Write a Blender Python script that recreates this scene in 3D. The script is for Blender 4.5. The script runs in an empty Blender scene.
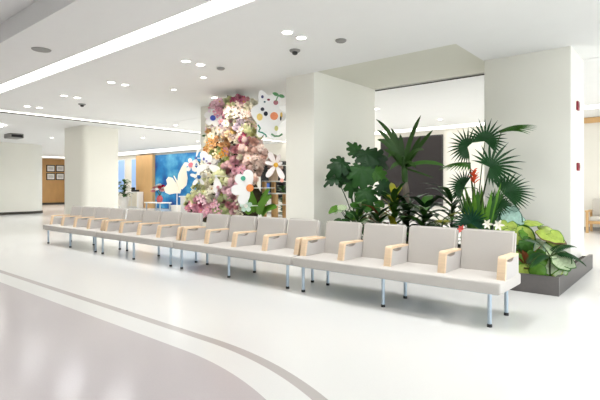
import bpy, bmesh, math, random
from mathutils import Vector, Matrix, Quaternion, noise
random.seed(7)
D = bpy.data; SC = bpy.context.scene; COL = SC.collection
PI = math.pi
# ------------------------------------------------------------------ camera model
A = math.radians(39.93); FPX = 466.0; H = 1.32; HY = 187.0
FW = Vector((-math.sin(A), math.cos(A), 0)); RT = Vector((math.cos(A), math.sin(A), 0))
def at(px, py, Y):
    """point of the vertical plane y = Y that stands where the photograph shows (px, py)"""
    r = FW + RT * ((px - 300) / FPX) + Vector((0, 0, (HY - py) / FPX))
    return Vector((0, 0, H)) + r * (Y / r.y)
cam = D.cameras.new('camera'); co = D.objects.new('camera', cam); COL.objects.link(co)
co.location = (0, 0, H); co.rotation_euler = (PI / 2, 0, A)
cam.sensor_width = 36; cam.lens = 36 * FPX / 600; cam.shift_y = -(200 - HY) / 600
cam.clip_end = 200
SC.camera = co
# ------------------------------------------------------------------ materials
def lin(c):
    return tuple((v / 12.92 if v <= .04045 else ((v + .055) / 1.055) ** 2.4) for v in (x / 255 for x in c))
def mat(name, rgb, rough=.6, var=0., scale=20., bump=0., metal=0., emit=None, strength=0., spec=.5, trans=0., sub=0.):
    m = D.materials.new(name); m.use_nodes = True
    nt = m.node_tree; b = nt.nodes['Principled BSDF']
    c = lin(rgb)
    b.inputs['Base Color'].default_value = (*c, 1)
    b.inputs['Roughness'].default_value = rough; b.inputs['Metallic'].default_value = metal
    b.inputs['Specular IOR Level'].default_value = spec
    if trans: b.inputs['Transmission Weight'].default_value = trans
    if emit:
        b.inputs['Emission Color'].default_value = (*lin(emit), 1); b.inputs['Emission Strength'].default_value = strength
    tc = nt.nodes.new('ShaderNodeTexCoord'); nz = nt.nodes.new('ShaderNodeTexNoise')
    nz.inputs['Scale'].default_value = scale; nz.inputs['Detail'].default_value = 4
    nt.links.new(tc.outputs['Object'], nz.inputs['Vector'])
    if var:
        mx = nt.nodes.new('ShaderNodeMix'); mx.data_type = 'RGBA'
        mx.inputs[6].default_value = (*[v * (1 - var) for v in c], 1)
        mx.inputs[7].default_value = (*[min(1, v * (1 + var)) for v in c], 1)
        nt.links.new(nz.outputs['Fac'], mx.inputs[0]); nt.links.new(mx.outputs[2], b.inputs['Base Color'])
    if bump:
        bp = nt.nodes.new('ShaderNodeBump'); bp.inputs['Strength'].default_value = bump; bp.inputs['Distance'].default_value = .01
        nt.links.new(nz.outputs['Fac'], bp.inputs['Height']); nt.links.new(bp.outputs[0], b.inputs['Normal'])
    return m
def wood(name, rgb, sc=(40, 3, 3), rough=.45, var=.16):
    m = mat(name, rgb, rough); nt = m.node_tree; b = nt.nodes['Principled BSDF']; c = lin(rgb)
    tc = nt.nodes.new('ShaderNodeTexCoord'); mp = nt.nodes.new('ShaderNodeMapping'); mp.inputs['Scale'].default_value = sc
    nz = nt.nodes.new('ShaderNodeTexNoise'); nz.inputs['Scale'].default_value = 1.0; nz.inputs['Detail'].default_value = 5
    mx = nt.nodes.new('ShaderNodeMix'); mx.data_type = 'RGBA'
    mx.inputs[6].default_value = (*[v * (1 - var) for v in c], 1); mx.inputs[7].default_value = (*[min(1, v * (1 + var)) for v in c], 1)
    nt.links.new(tc.outputs['Object'], mp.inputs[0]); nt.links.new(mp.outputs[0], nz.inputs[0])
    nt.links.new(nz.outputs['Fac'], mx.inputs[0]); nt.links.new(mx.outputs[2], b.inputs['Base Color'])
    return m
M = {}
M['ceiling'] = mat('ceiling_paint', (246, 246, 244), .8, .015, 3)
M['pillar'] = mat('pillar_plaster', (242, 240, 229), .55, .015, 2)
M['wall'] = mat('wall_paint', (243, 239, 228), .7, .015, 2)
M['soffit_shade'] = mat('shaded_soffit_tone', (228, 227, 214), .8, .015, 3)  # ceiling tone darkened, soffit shade put into the colour
M['led'] = mat('led_diffuser', (255, 255, 255), .5, emit=(255, 252, 246), strength=4.)
M['cove'] = mat('cove_diffuser', (255, 255, 255), .5, emit=(255, 250, 240), strength=2.)
M['lamp'] = mat('downlight_lens', (255, 255, 255), .4, emit=(255, 250, 242), strength=12)
M['dark'] = mat('dark_gap', (70, 66, 60), .8)
M['fabric'] = mat('grey_woven_upholstery', (202, 197, 191), .85, .05, 160, .12, spec=.25)
M['fabric2'] = mat('grey_arm_upholstery', (200, 195, 191), .85, .05, 160, .12, spec=.25)
M['oak'] = wood('pale_beech', (234, 207, 174), (6, 6, 60))
M['steel'] = mat('brushed_steel', (176, 190, 202), .32, .06, 60, metal=.65)
M['black'] = mat('black_rubber', (26, 26, 30), .6)
M['rim'] = mat('grey_stone_rim', (92, 88, 86), .5, .12, 30, .05)
M['soil'] = mat('dark_soil', (52, 42, 32), .95, .35, 40, .6)
M['screen'] = mat('dark_screen', (52, 48, 48), .7, .03, 5, spec=.2)
M['screenf'] = mat('screen_frame', (44, 42, 42), .4)
M['orangewood'] = wood('orange_veneer', (205, 160, 104), (3, 3, 1.2))
M['tanwood'] = wood('tan_veneer', (214, 172, 118), (3, 3, 1))
M['redplastic'] = mat('red_plastic', (150, 28, 48), .4)
M['white'] = mat('white_lacquer', (244, 243, 240), .5)
M['cream'] = mat('cream_card', (250, 243, 226), .7)
M['daypane'] = mat('daylit_pane', (150, 180, 220), .2, emit=(150, 185, 235), strength=.45)
M['greydev'] = mat('grey_plastic', (150, 148, 144), .5)
M['pot'] = mat('white_ceramic_pot', (228, 224, 216), .4)
M['beigepot'] = mat('beige_pot', (214, 190, 164), .7, .05)
M['linen'] = mat('beige_cushion', (206, 200, 190), .9, .05, 80)
def leafmat(name, rgb, var=.22, rough=.42, scale=14):
    return mat(name, rgb, rough, var, scale, .08, spec=.25)
G = dict(deep=leafmat('deep_green_leaf', (24, 58, 24)), dark=leafmat('dark_green_leaf', (38, 78, 30)), fan=leafmat('fan_palm_green', (24, 64, 28)),
         mid=leafmat('mid_green_leaf', (54, 98, 30)), bright=leafmat('bright_green_leaf', (84, 130, 36)), lime=leafmat('lime_leaf', (158, 178, 78), .34, .45, 22),
         yel=leafmat('yellow_green_leaf', (150, 150, 34)), blue=leafmat('blue_green_leaf', (164, 196, 182), .4, .45, 30), pale=leafmat('pale_mottled_leaf', (178, 194, 156), .5, .5, 40),
         rose=leafmat('blush_leaf', (178, 178, 156), .2), red=leafmat('russet_leaf', (120, 64, 38)), teal=leafmat('teal_fan_leaf', (22, 70, 46)),
         sword=leafmat('sword_leaf', (44, 74, 26)), stem=leafmat('stem_green', (58, 78, 36)), trunk=mat('grey_bark', (122, 112, 100), .85, .25, 30, .5),
         orange=leafmat('orange_bract', (236, 96, 56), .15), white=leafmat('white_petal', (240, 236, 220), .05), coral=leafmat('coral_petal', (214, 92, 84), .1), brown=leafmat('brown_edge', (92, 70, 36), .2))
# ------------------------------------------------------------------ mesh builder
class MB:
    def __init__(s): s.v = []; s.f = []; s.m = []
    def add(s, vs, fs, mi=0):
        o = len(s.v); s.v += [Vector(v) for v in vs]
        for f in fs: s.f.append([i + o for i in f]); s.m.append(mi)
    def box(s, a, b, bev=0., mi=0, seg=2):
        x0, y0, z0 = [min(p, q) for p, q in zip(a, b)]; x1, y1, z1 = [max(p, q) for p, q in zip(a, b)]
        bm = bmesh.new()
        bmesh.ops.create_cube(bm, size=1, matrix=Matrix.Translation(((x0 + x1) / 2, (y0 + y1) / 2, (z0 + z1) / 2)) @ Matrix.Diagonal((x1 - x0, y1 - y0, z1 - z0, 1)))
        if bev: bmesh.ops.bevel(bm, geom=bm.edges[:], offset=bev, segments=seg, affect='EDGES', profile=.5)
        s.frombm(bm, mi); return s
    def frombm(s, bm, mi=0):
        bm.verts.index_update()
        s.add([v.co.copy() for v in bm.verts], [[v.index for v in f.verts] for f in bm.faces], mi); bm.free()
    def tube(s, pts, rad, n=8, mi=0, cap=True):
        pts = [Vector(p) for p in pts]; rings = []
        rad = rad if isinstance(rad, (list, tuple)) else [rad] * len(pts)
        for i, p in enumerate(pts):
            t = (pts[min(i + 1, len(pts) - 1)] - pts[max(i - 1, 0)]).normalized()
            u = t.cross(Vector((.31, .95, .05))).normalized(); w = t.cross(u)
            rings.append([p + (u * math.cos(2 * PI * k / n) + w * math.sin(2 * PI * k / n)) * rad[i] for k in range(n)])
        vs = [v for r in rings for v in r]
        fs = [[i * n + k, i * n + (k + 1) % n, (i + 1) * n + (k + 1) % n, (i + 1) * n + k] for i in range(len(pts) - 1) for k in range(n)]
        if cap: fs += [list(range(n))[::-1], [(len(pts) - 1) * n + k for k in range(n)]]
        s.add(vs, fs, mi); return s
    def lathe(s, c, prof, n=20, mi=0):
        c = Vector(c); vs = []; fs = []
        for r, z in prof: vs += [c + Vector((r * math.cos(2 * PI * k / n), r * math.sin(2 * PI * k / n), z)) for k in range(n)]
        for i in range(len(prof) - 1):
            for k in range(n): fs.append([i * n + k, i * n + (k + 1) % n, (i + 1) * n + (k + 1) % n, (i + 1) * n + k])
        fs += [list(range(n))[::-1], [(len(prof) - 1) * n + k for k in range(n)]]
        s.add(vs, fs, mi); return s
    def prism(s, pts, off, mi=0):
        n = len(pts); off = Vector(off); pts = [Vector(p) for p in pts]
        s.add(pts + [p + off for p in pts], [list(range(n))[::-1], list(range(n, 2 * n))] + [[i, (i + 1) % n, n + (i + 1) % n, n + i] for i in range(n)], mi); return s
    def blob(s, c, r, mi=0, rough=.15, sub=3):
        bm = bmesh.new(); bmesh.ops.create_icosphere(bm, subdivisions=sub, radius=1)
        for v in bm.verts:
            k = 1 + rough * noise.noise(v.co * 2.3 + Vector(c) * 3)
            v.co = Vector((v.co.x * r[0] * k, v.co.y * r[1] * k, v.co.z * r[2] * k)) + Vector(c)
        s.frombm(bm, mi); return s
    def build(s, name, ms, parent=None, smooth=True, base=None, ang=40):
        me = D.meshes.new(name)
        off = Vector(parent['_w']) if parent is not None else (Vector(base) if base else Vector((0, 0, 0)))
        me.from_pydata([tuple(v - off) for v in s.v], [], s.f)
        for m in (ms if isinstance(ms, (list, tuple)) else [ms]): me.materials.append(m)
        for p, i in zip(me.polygons, s.m): p.material_index = i
        bm = bmesh.new(); bm.from_mesh(me); bmesh.ops.recalc_face_normals(bm, faces=bm.faces[:]); bm.to_mesh(me); bm.free()
        if smooth:
            me.shade_smooth(); me.set_sharp_from_angle(angle=math.radians(ang))
        o = D.objects.new(name, me); COL.objects.link(o)
        if parent is not None:
            o.parent = parent; o['_w'] = parent['_w']
        else:
            o.location = off; o['_w'] = tuple(off)
        return o
def tag(o, label, cat=None, group=None):
    o['label'] = label
    if cat: o['category'] = cat
    if group: o['group'] = group
    return o
def thing(name, loc, label, cat, group=None):
    o = D.objects.new(name, None); COL.objects.link(o); o.location = loc; o['_w'] = tuple(loc); o.empty_display_size = .1
    return tag(o, label, cat, group)
def struct(name, mb, m, **k):
    o = mb.build(name, m, **k); o['kind'] = 'structure'; return o
def kids(o): return [c for c in D.objects if c.parent == o]
def dup(o, loc, label=None, parent=None):
    c = o.copy(); COL.objects.link(c)
    if parent is None:
        c.location = loc; c['_w'] = tuple(loc)
        if label: c['label'] = label
    else: c.parent = parent
    for k in kids(o): dup(k, None, None, c)
    return c
# ------------------------------------------------------------------ floor with inlaid stripe
def floor_material():
    m = mat('terrazzo_floor', (236, 232, 224), .19, spec=.5); nt = m.node_tree; N = nt.nodes; L = nt.links; b = N['Principled BSDF']
    tc = N.new('ShaderNodeTexCoord'); sp = N.new('ShaderNodeSeparateXYZ'); L.new(tc.outputs['Object'], sp.inputs[0])
    def mth(op, a, b_=None):
        n = N.new('ShaderNodeMath'); n.operation = op
        for i, v in enumerate((a, b_)):
            if v is None: continue
            if isinstance(v, (int, float)): n.inputs[i].default_value = v
            else: L.new(v, n.inputs[i])
        return n.outputs[0]
    r = 3.2; qx = mth('SUBTRACT', sp.outputs[0], -3.15); qy = mth('SUBTRACT', sp.outputs[1], 2.29 - r)
    ax = mth('MAXIMUM', qx, 0); ay = mth('MAXIMUM', qy, 0)
    ln = mth('SQRT', mth('ADD', mth('MULTIPLY', ax, ax), mth('MULTIPLY', ay, ay)))
    d = mth('SUBTRACT', mth('ADD', ln, mth('MINIMUM', mth('MAXIMUM', qx, qy), 0)), r)
    inner = mth('LESS_THAN', d, 0); stripe = mth('MULTIPLY', mth('GREATER_THAN', d, .25), mth('LESS_THAN', d, .34))
    nz = N.new('ShaderNodeTexNoise'); nz.inputs['Scale'].default_value = 90; nz.inputs['Detail'].default_value = 3; L.new(tc.outputs['Object'], nz.inputs[0])
    def mix(f, a, c):
        x = N.new('ShaderNodeMix'); x.data_type = 'RGBA'; L.new(f, x.inputs[0])
        for i, v in ((6, a), (7, c)):
            if isinstance(v, tuple): x.inputs[i].default_value = (*lin(v), 1)
            else: L.new(v, x.inputs[i])
        return x.outputs[2]
    base = mix(nz.outputs['Fac'], (228, 227, 224), (234, 233, 230))
    pur = mix(nz.outputs['Fac'], (190, 181, 182), (199, 191, 192))
    c = mix(stripe, mix(inner, base, pur), (186, 179, 176))
    L.new(c, b.inputs['Base Color'])
    return m
struct('floor', MB().box((-46, -8, -.2), (10, 24, 0)), floor_material(), smooth=False)
# ------------------------------------------------------------------ ceiling
CZ = 3.44; TOP = 3.9
c = MB()
XS0, XS1 = -14.52, -14.93
c.box((XS0, 2.43, CZ), (10, 3.43, TOP)); c.box((XS0, 3.73, CZ), (10, 6.77, TOP))
c.box((XS0, 6.77, CZ), (-5.33, 8.95, TOP)); c.box((-2.66, 6.77, CZ), (10, 8.95, TOP))
struct('trim_4', MB().box((-5.33, 6.77, CZ + .03), (-2.66, 8.95, TOP)), M['soffit_shade'], smooth=False)  # nearly flush soffit panel, its shading painted in as a darker tone
c.box((XS0, 8.99, CZ), (10, 17, TOP))
c.box((-46, -8, CZ), (XS1 - .06, 24, TOP)); c.box((XS0, 17, CZ), (XS1 - .06, 24, TOP))
c.box((XS1, -8, CZ + .02), (XS1 - .06, 24, TOP))
c.box((XS0, 17, CZ), (10, 24, TOP))
c.box((XS1, -8, 3.72), (10, 2.43, TOP))
c.box((XS0, 3.43, CZ + .05), (10, 3.73, TOP)); c.box((XS0, 2.43, CZ + .05), (XS1, 24, TOP))
c.box((XS0, 8.95, CZ + .015), (10, 8.99, TOP))
struct('ceiling', c, M['ceiling'], smooth=False)
struct('trim_1', MB().box((XS1 + .01, -8, CZ - .004), (XS1 - .1, 17, CZ + .015)), M['dark'], smooth=False)
struct('trim_2', MB().box((-5.33, 8.955, CZ - .004), (-2.66, 8.985, CZ + .012)), M['dark'], smooth=False)
def light_strip(name, a, b, m, label, group=None):
    t = thing(name, ((a[0] + b[0]) / 2, (a[1] + b[1]) / 2, a[2]), label, 'light', group)
    MB().box(a, b).build('diffuser', m, t, smooth=False)
    return t
light_strip('ceiling_light_strip', (XS0 + .02, 3.44, CZ + .012), (9.9, 3.7, CZ + .05), M['led'], 'long white recessed light strip crossing the ceiling at the upper left')
light_strip('ceiling_light_strip', (XS1 + .02, 2.5, CZ + .012), (XS0 - .02, 16.5, CZ + .05), M['cove'], 'thin white light line above the two left pillars')
# back zone coves
light_strip('cove_light', (-13.9, 15.6, CZ - .012), (-3.6, 16.3, CZ), M['cove'], 'cove light above the wall with the dark screen')
light_strip('cove_light', (-31.8, 14.9, CZ - .012), (-16.8, 16.2, CZ), M['cove'], 'cove light above the blue mural and windows')
light_strip('cove_light', (-3.1, 14.1, CZ - .012), (9, 14.7, CZ), M['cove'], 'cove light at far right beyond the right pillar')
light_strip('cove_light', (-35.2, 12.5, CZ - .012), (-34.0, 16.4, CZ), M['cove'], 'cove light above the wooden wall with framed notices')
# ------------------------------------------------------------------ walls
struct('wall_back', MB().box((-32, 16.6, 0), (10, 16.9, CZ)), M['wall'], smooth=False)
struct('wall_left', MB().box((-37.3, 10, 0), (-37, 20, CZ)).box((-32.3, 16.6, 0), (-32, 20, CZ)), M['orangewood'], smooth=False)
struct('baseboard_left', MB().box((-37, 10, 0), (-36.97, 20, .14)), M['dark'], smooth=False)
struct('baseboard_back', MB().box((-25.5, 16.56, 0), (10, 16.6, .1)), M['greydev'], smooth=False)
struct('wall_unseen_front', MB().box((-46, -8, 0), (10, -7.7, CZ + .28)), M['wall'], smooth=False)  # unseen wall behind the camera, added to hold back frontal light
struct('wall_left_end', MB().box((-46, 20, 0), (-32, 20.3, CZ)).box((-45.9, -8, 0), (-45.6, 20, CZ)), M['wall'], smooth=False)
struct('trim_3', MB().box((-3.2, 16.5, 3.27), (10, 16.6, 3.43)), M['tanwood'], smooth=False)
# ------------------------------------------------------------------ pillars
def pillar(x0, y0, x1, y1, rad, z1=CZ, base=None):
    bm = bmesh.new()
    bmesh.ops.create_cube(bm, size=1, matrix=Matrix.Translation(((x0 + x1) / 2, (y0 + y1) / 2, z1 / 2)) @ Matrix.Diagonal((x1 - x0, y1 - y0, z1, 1)))
    ed = [e for e in bm.edges if abs(e.verts[0].co.z - e.verts[1].co.z) > .5]
    bmesh.ops.bevel(bm, geom=ed, offset=rad, segments=10 if rad > .1 else 3, affect='EDGES', profile=.5)
    mb = MB(); mb.frombm(bm)
    o = struct('pillar', mb, M['pillar'], base=None, ang=30)
    return o
pillar(-6.03, 6.77, -5.33, 8.95, .015, CZ + .03)
pillar(-2.65, 7.98, -1.37, 9.1, .015)
pillar(-9.95, 7.77, -8.7, 8.4, .03)
pillar(-17.5, 7.45, -15.9, 8.82, .22)
pillar(-28.2, 6.0, -24.9, 9.9, .9)
bm = bmesh.new(); bmesh.ops.create_cube(bm, size=1, matrix=Matrix.Translation((-26.55, 7.95, .06)) @ Matrix.Diagonal((3.36, 3.96, .12, 1)))
bmesh.ops.bevel(bm, geom=[e for e in bm.edges if abs(e.verts[0].co.z - e.verts[1].co.z) > .05], offset=.93, segments=10, affect='EDGES', profile=.5)
mb = MB(); mb.frombm(bm); struct('baseboard_pillar', mb, M['dark'])
# ------------------------------------------------------------------ wall mounted things
def alarm(p, w, h, label):
    t = thing('fire_alarm', p, label, 'fire alarm')
    x, y, z = p
    MB().box((x, y - w / 2, z - h / 2), (x + .03, y + w / 2, z + h / 2), .008).build('housing', M['redplastic'], t)
    MB().box((x + .03, y - w * .3, z - h * .22), (x + .036, y + w * .3, z + h * .22), .002).build('front_plate', mat('alarm_face', (120, 20, 40), .3), t)
alarm((-1.37, 8.45, 2.6), .14, .14, 'upper small dark red fire alarm on the right pillar')
alarm((-1.37, 8.48, 1.64), .14, .125, 'lower square red fire call box on the right pillar')
# dark screen on the back wall
t = thing('wall_screen', (-8.3, 16.6, .64), 'large dark screen panel on the back wall behind the plants', 'screen')
MB().box((-9.58, 16.5, .62), (-6.98, 16.58, 3.26), .01).build('frame', M['screenf'], t)
MB().box((-9.53, 16.485, .67), (-7.03, 16.5, 3.21), .003).build('display', M['screen'], t)
# ------------------------------------------------------------------ ceiling fittings
def ring(mb, c, r0, r1, z0, z1, n=24):
    vs = []
    for r, z in ((r0, z1), (r0, z0), (r1, z0), (r1, z1)): vs += [Vector((c[0] + r * math.cos(2 * PI * k / n), c[1] + r * math.sin(2 * PI * k / n), z)) for k in range(n)]
    mb.add(vs, [[i * n + k, i * n + (k + 1) % n, ((i + 1) % 4) * n + (k + 1) % n, ((i + 1) % 4) * n + k] for i in range(4) for k in range(n)])
def downlight(x, y, label, z=CZ, power=9, r=.07, lens='lamp'):
    t = thing('downlight', (x, y, z), label, 'ceiling light', 'ceiling downlights')
    mb = MB(); ring(mb, (x, y), r, r + .022, z - .012, z); mb.build('trim_ring', M['white'], t)
    MB().lathe((x, y, z - .006), [(r, 0), (r, .006)], 24).build('lens', M[lens], t)
    if power:
        ld = D.lights.new('downlight_bulb', 'AREA'); ld.shape = 'DISK'; ld.size = r * 1.8; ld.energy = power; ld.color = (.97, .985, 1); ld.spread = math.radians(150)
        lo = D.objects.new('downlight_bulb', ld); COL.objects.link(lo); lo.location = (x, y, z - .02)
names = ['above the plants', 'above the second bench from the right', 'left of the flower display', 'above the far benches', 'above the left end of the bench row', 'nearest the thin light line']
for i, x in enumerate((-2.0, -4.22, -6.49, -8.96, -11.12, -13.31)):
    for y in (4.77, 5.07):
        downlight(x, y, f"{'nearer' if y < 4.9 else 'farther'} round white downlight of the pair {names[i]}", power=11)
for x in (.25, 2.5, 4.7):
    for y in (4.77, 5.07): downlight(x, y, 'round white ceiling downlight outside the right of the view', power=11)
for x in (-12, -9, -6, -3, 0, 3):
    for y in (-1.5, 1.2): downlight(x, y, 'round white downlight in the raised ceiling over the mauve floor', z=3.72, power=4)
for x, y in ((-3.0, 12), (-6.5, 11), (-9.5, 12.5), (-.5, 11), (2, 12.5), (-12.5, 12), (-18, 11), (-22, 12), (-20, 4), (-24, 3), (-31, 11), (-21, 8.5), (-29, 12.5), (-33, 14.5), (-26, 13.5), (-17.5, 13.5), (-6, 14), (-10, 14.5), (-13.5, 9.5)):  # extra lamps added to brighten the back zone and far left
    downlight(x, y, 'round white downlight added to brighten the zone beyond the pillars', power=34)
for sx_, sy_, lb in ((-7.2, 5.7, 'warm spotlight on the ceiling aimed at the flower display, nearer the middle pillar'), (-8.6, 6.0, 'warm spotlight on the ceiling aimed at the flower display, nearer the mural')):
    t = thing('ceiling_spotlight', (sx_, sy_, CZ), lb, 'spotlight')
    m = MB(); ring(m, (sx_, sy_), .05, .065, CZ - .012, CZ); m.build('trim_ring', M['white'], t); MB().lathe((sx_, sy_, CZ - .006), [(.05, 0), (.05, .005)], 20).build('lens', M['lamp'], t)
    ld = D.lights.new('spotlight_bulb', 'SPOT'); ld.energy = 95; ld.color = (1, .93, .82); ld.spot_size = math.radians(85); ld.spot_blend = .7; ld.shadow_soft_size = .06
    lo = D.objects.new('spotlight_bulb', ld); COL.objects.link(lo); lo.location = (sx_, sy_, CZ - .03); lo.rotation_euler = (Vector((sx_ - .3, 7.1, 1.7)) - lo.location).to_track_quat('-Z', 'Y').to_euler()
downlight(-8.62, 7.15, 'bright downlight close above the top of the flower display', power=10)
def detector(p, r, label, dark=True):
    t = thing('smoke_detector', (p[0], p[1], CZ), label, 'smoke detector')
    MB().lathe((p[0], p[1], CZ - .03), [(r * .8, 0), (r, .015), (r, .03)], 20).build('base', M['greydev'], t)
    if dark: MB().lathe((p[0], p[1], CZ - .075), [(r * .25, 0), (r * .5, .015), (r * .5, .045)], 16).build('sensor', M['screenf'], t)
detector((-4.69, 5.48), .085, 'round detector with a dark sensor on the ceiling left of the plants')
detector((-11.9, 5.55), .09, 'round detector with a dark sensor above the far benches')
detector((-3.86, 5.53), .08, 'flat grey disc on the ceiling above the middle pillar front', False)
detector((-6.41, 5.46), .07, 'flat grey disc on the ceiling before the flower display', False)
q = thing('ceiling_speaker', (-7.67, 2.95, CZ), 'flat grey round ceiling speaker at the upper left', 'speaker')
MB().lathe((-7.67, 2.95, CZ - .012), [(.13, 0), (.14, .012)], 24).build('grille', M['greydev'], q)
t = thing('ceiling_speaker', (-6.9, 10.1, CZ), 'grey ceiling fitting seen between the middle and right pillars', 'speaker')
p = (-6.9, 10.1); MB().lathe((*p, CZ - .03), [(.1, 0), (.12, .03)], 20).build('grille', M['greydev'], t)
# ring light and dark projector at the far left
t = thing('ring_light', (-18.1, 5.2, CZ), 'white ring light on the ceiling at the left edge', 'ceiling light')
mb = MB(); ring(mb, (-18.1, 5.2), .42, .5, CZ - .06, CZ - .002, 32); mb.build('ring_tube', M['lamp'], t)
t = thing('ceiling_projector', (-20.7, 7.0, CZ), 'dark box fitting on the ceiling above the leftmost pillar', 'ceiling fitting')
MB().box((-21.1, 6.7, CZ - .18), (-20.4, 7.2, CZ), .03).build('housing', M['greydev'], t); MB().box((-20.4, 6.75, CZ - .15), (-20.38, 7.15, CZ - .05)).build('vent', M['black'], t)
# ------------------------------------------------------------------ benches
BL = 2.52; 
def make_bench(label):
    t = thing('waiting_bench', (0, 0, 0), label, 'bench', 'row of four seat waiting benches')
    s = MB(); s.box((-BL, 0, .322), (0, .69, .438), .02, seg=3); s.build('seat', M['fabric'], t)
    MB().box((-BL + .05, .1, .3), (-.05, .6, .325), .005).build('under_frame', M['steel'], t)
    w = BL / 4
    for k in range(4):
        xa, xb = -BL + k * w + .024, -BL + (k + 1) * w - .026
        if k == 0: xa += .03
        if k == 3: xb -= .02
        bm = bmesh.new(); bmesh.ops.create_cube(bm, size=1, matrix=Matrix.Translation(((xa + xb) / 2, .04, .225)) @ Matrix.Diagonal((xb - xa, .08, .46, 1)))
        bmesh.ops.bevel(bm, geom=bm.edges[:], offset=.02, segments=3, affect='EDGES')
        bmesh.ops.transform(bm, matrix=Matrix.Translation((0, .565, .42)) @ Matrix.Rotation(-math.radians(10), 4, 'X'), verts=bm.verts[:])
        m = MB(); m.frombm(bm); m.build('backrest', M['fabric'], t)
    for k in range(5):
        xc = -BL + k * w if 0 < k < 4 else (-BL + .042 if k == 0 else -.042)
        hw = .038
        m = MB()
        # bent wood: front post leaning back, thin top rail; the upholstered panel leaves a grip slot under the rail
        bm = bmesh.new()
        def quad(lst, bm_, h_):
            vs = [bm_.verts.new((x, y, z)) for x in (xc - h_, xc + h_) for y, z in lst]; n = len(lst)
            bm_.faces.new(vs[:n][::-1]); bm_.faces.new(vs[n:])
            for i in range(n): bm_.faces.new((vs[i], vs[(i + 1) % n], vs[n + (i + 1) % n], vs[n + i]))
        quad([(.15, .434), (.188, .628), (.196, .642), (.21, .651), (.23, .654), (.236, .626), (.222, .615), (.186, .434)], bm, hw)
        quad([(.23, .654), (.61, .648), (.61, .628), (.236, .627)], bm, hw)
        m.frombm(bm)
        a = m.build('armrest', M['oak'], t, ang=35)
        a['label'] = 'pale wooden armrest with a grip slot'
        bp = bmesh.new(); quad([(.186, .434), (.221, .612), (.26, .602), (.31, .592), (.37, .59), (.42, .598), (.45, .628), (.62, .628), (.62, .434)], bp, hw - .003)
        pm_ = MB(); pm_.frombm(bp); pm_.build('arm_panel', M['fabric2'], a, ang=35)
    for k in range(3):
        for y in (.08, .60):
            x = -.12 - 1.14 * k
            l = MB(); l.lathe((x, y, .02), [(.019, 0), (.019, .31)], 16); l = l.build('leg', M['steel'], t)
            MB().lathe((x, y, 0), [(.024, 0), (.024, .022), (.021, .03)], 16).build('foot', M['black'], l)
    return t
bl = ['grey four seat waiting bench nearest the camera, in front of the planter', 'grey four seat waiting bench second from the right, before the middle pillar',
      'grey four seat waiting bench third from the right, before the butterfly and mural', 'farthest grey four seat waiting bench at the left end of the row']
bench = make_bench(bl[0]); bench.location = (-1.33, 4.44, 0); bench['_w'] = (-1.33, 4.44, 0)
for k in range(1, 4): dup(bench, (-1.33 - (0, 2.56, 5.17, 7.78)[k], 4.44 + .02 * k, 0), bl[k])
# ------------------------------------------------------------------ planter
t = thing('planter', (-3.2, 6.3, 0), 'low grey stone planter around the foot of the right pillar', 'planter')
PX0, PX1, PY0, PY1, PH, PT = -5.28, -1.21, 6.3, 8.84, .228, .05
m = MB(); m.box((PX0, PY0, 0), (PX1, PY0 + PT, PH), .004); m.box((PX1 - PT, PY0 + PT, 0), (PX1, PY1, PH), .004); m.box((PX0, PY0 + PT, 0), (PX0 + PT, PY1, PH), .004)
m.box((PX0 + PT, PY1 - PT, 0), (-2.67, PY1, PH), .004); m.build('rim', M['rim'], t)
m = MB(); m.box((PX0 + PT, PY0 + PT, 0), (-2.67, PY1 - PT, .19)); m.box((-2.67, PY0 + PT, 0), (PX1 - PT, 7.96, .19)); m.box((-1.355, 7.96, 0), (PX1 - PT, PY1, .19))
m.build('soil', M['soil'], t, smooth=False)
SZ = .185
# ------------------------------------------------------------------ leaf shapes
CAMD = lambda p: (Vector((0, 0, H)) - Vector(p)).normalized()
def frame(d, n):
    d = Vector(d).normalized(); n = Vector(n); n = (n - d * n.dot(d)).normalized(); return d, n, d.cross(n)
def blade(mb, p, d, n, L, W, droop=.3, fold=.15, seg=8, prof=None, mi=0, mi_edge=None, wave=0.):
    """one lance shaped leaf bending away from n along its length"""
    d, n, s = frame(d, n); prof = prof or (lambda t: math.sin(PI * min(1, t * .93 + .07)) ** .8)
    vs = []; p = Vector(p); cur = p.copy(); dd = d.copy()
    for i in range(seg + 1):
        tt = i / seg; w = W * .5 * max(.02, prof(tt))
        nn = (n - dd * n.dot(dd)).normalized(); wv = wave * math.sin(tt * 14)
        vs += [cur - s * w + nn * (fold * w + wv * w), cur, cur + s * w + nn * (fold * w - wv * w)]
        dd = (dd + Vector((0, 0, -1)) * droop / seg).normalized(); cur = cur + dd * (L / seg)
    fs = []
    for i in range(seg):
        a = i * 3; fs += [[a, a + 1, a + 4, a + 3], [a + 1, a + 2, a + 5, a + 4]]
    mb.add(vs, fs, mi)
def fan_leaf(mb, hub, d, n, R, spread=150, blades=22, droop=.35, mi=0, asym=0.):
    """palmate leaf: pleated blades radiating from the hub around direction d"""
    d, n, s = frame(d, n); hub = Vector(hub)
    for k in range(blades):
        a = math.radians(-spread + 2 * spread * k / (blades - 1))
        u = d * math.cos(a) + s * math.sin(a)
        L = R * (1 - .28 * (abs(a) / PI) ** 1.5 + asym * math.cos(a)) * random.uniform(.93, 1.05)
        blade(mb, hub, u + n * .12, n, L, R * .105, droop, .5, 5, lambda t: (1.0 if t < .55 else max(.03, (1 - t) / .45)) * (.35 + .65 * min(1, t * 2.2)), mi)
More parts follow.
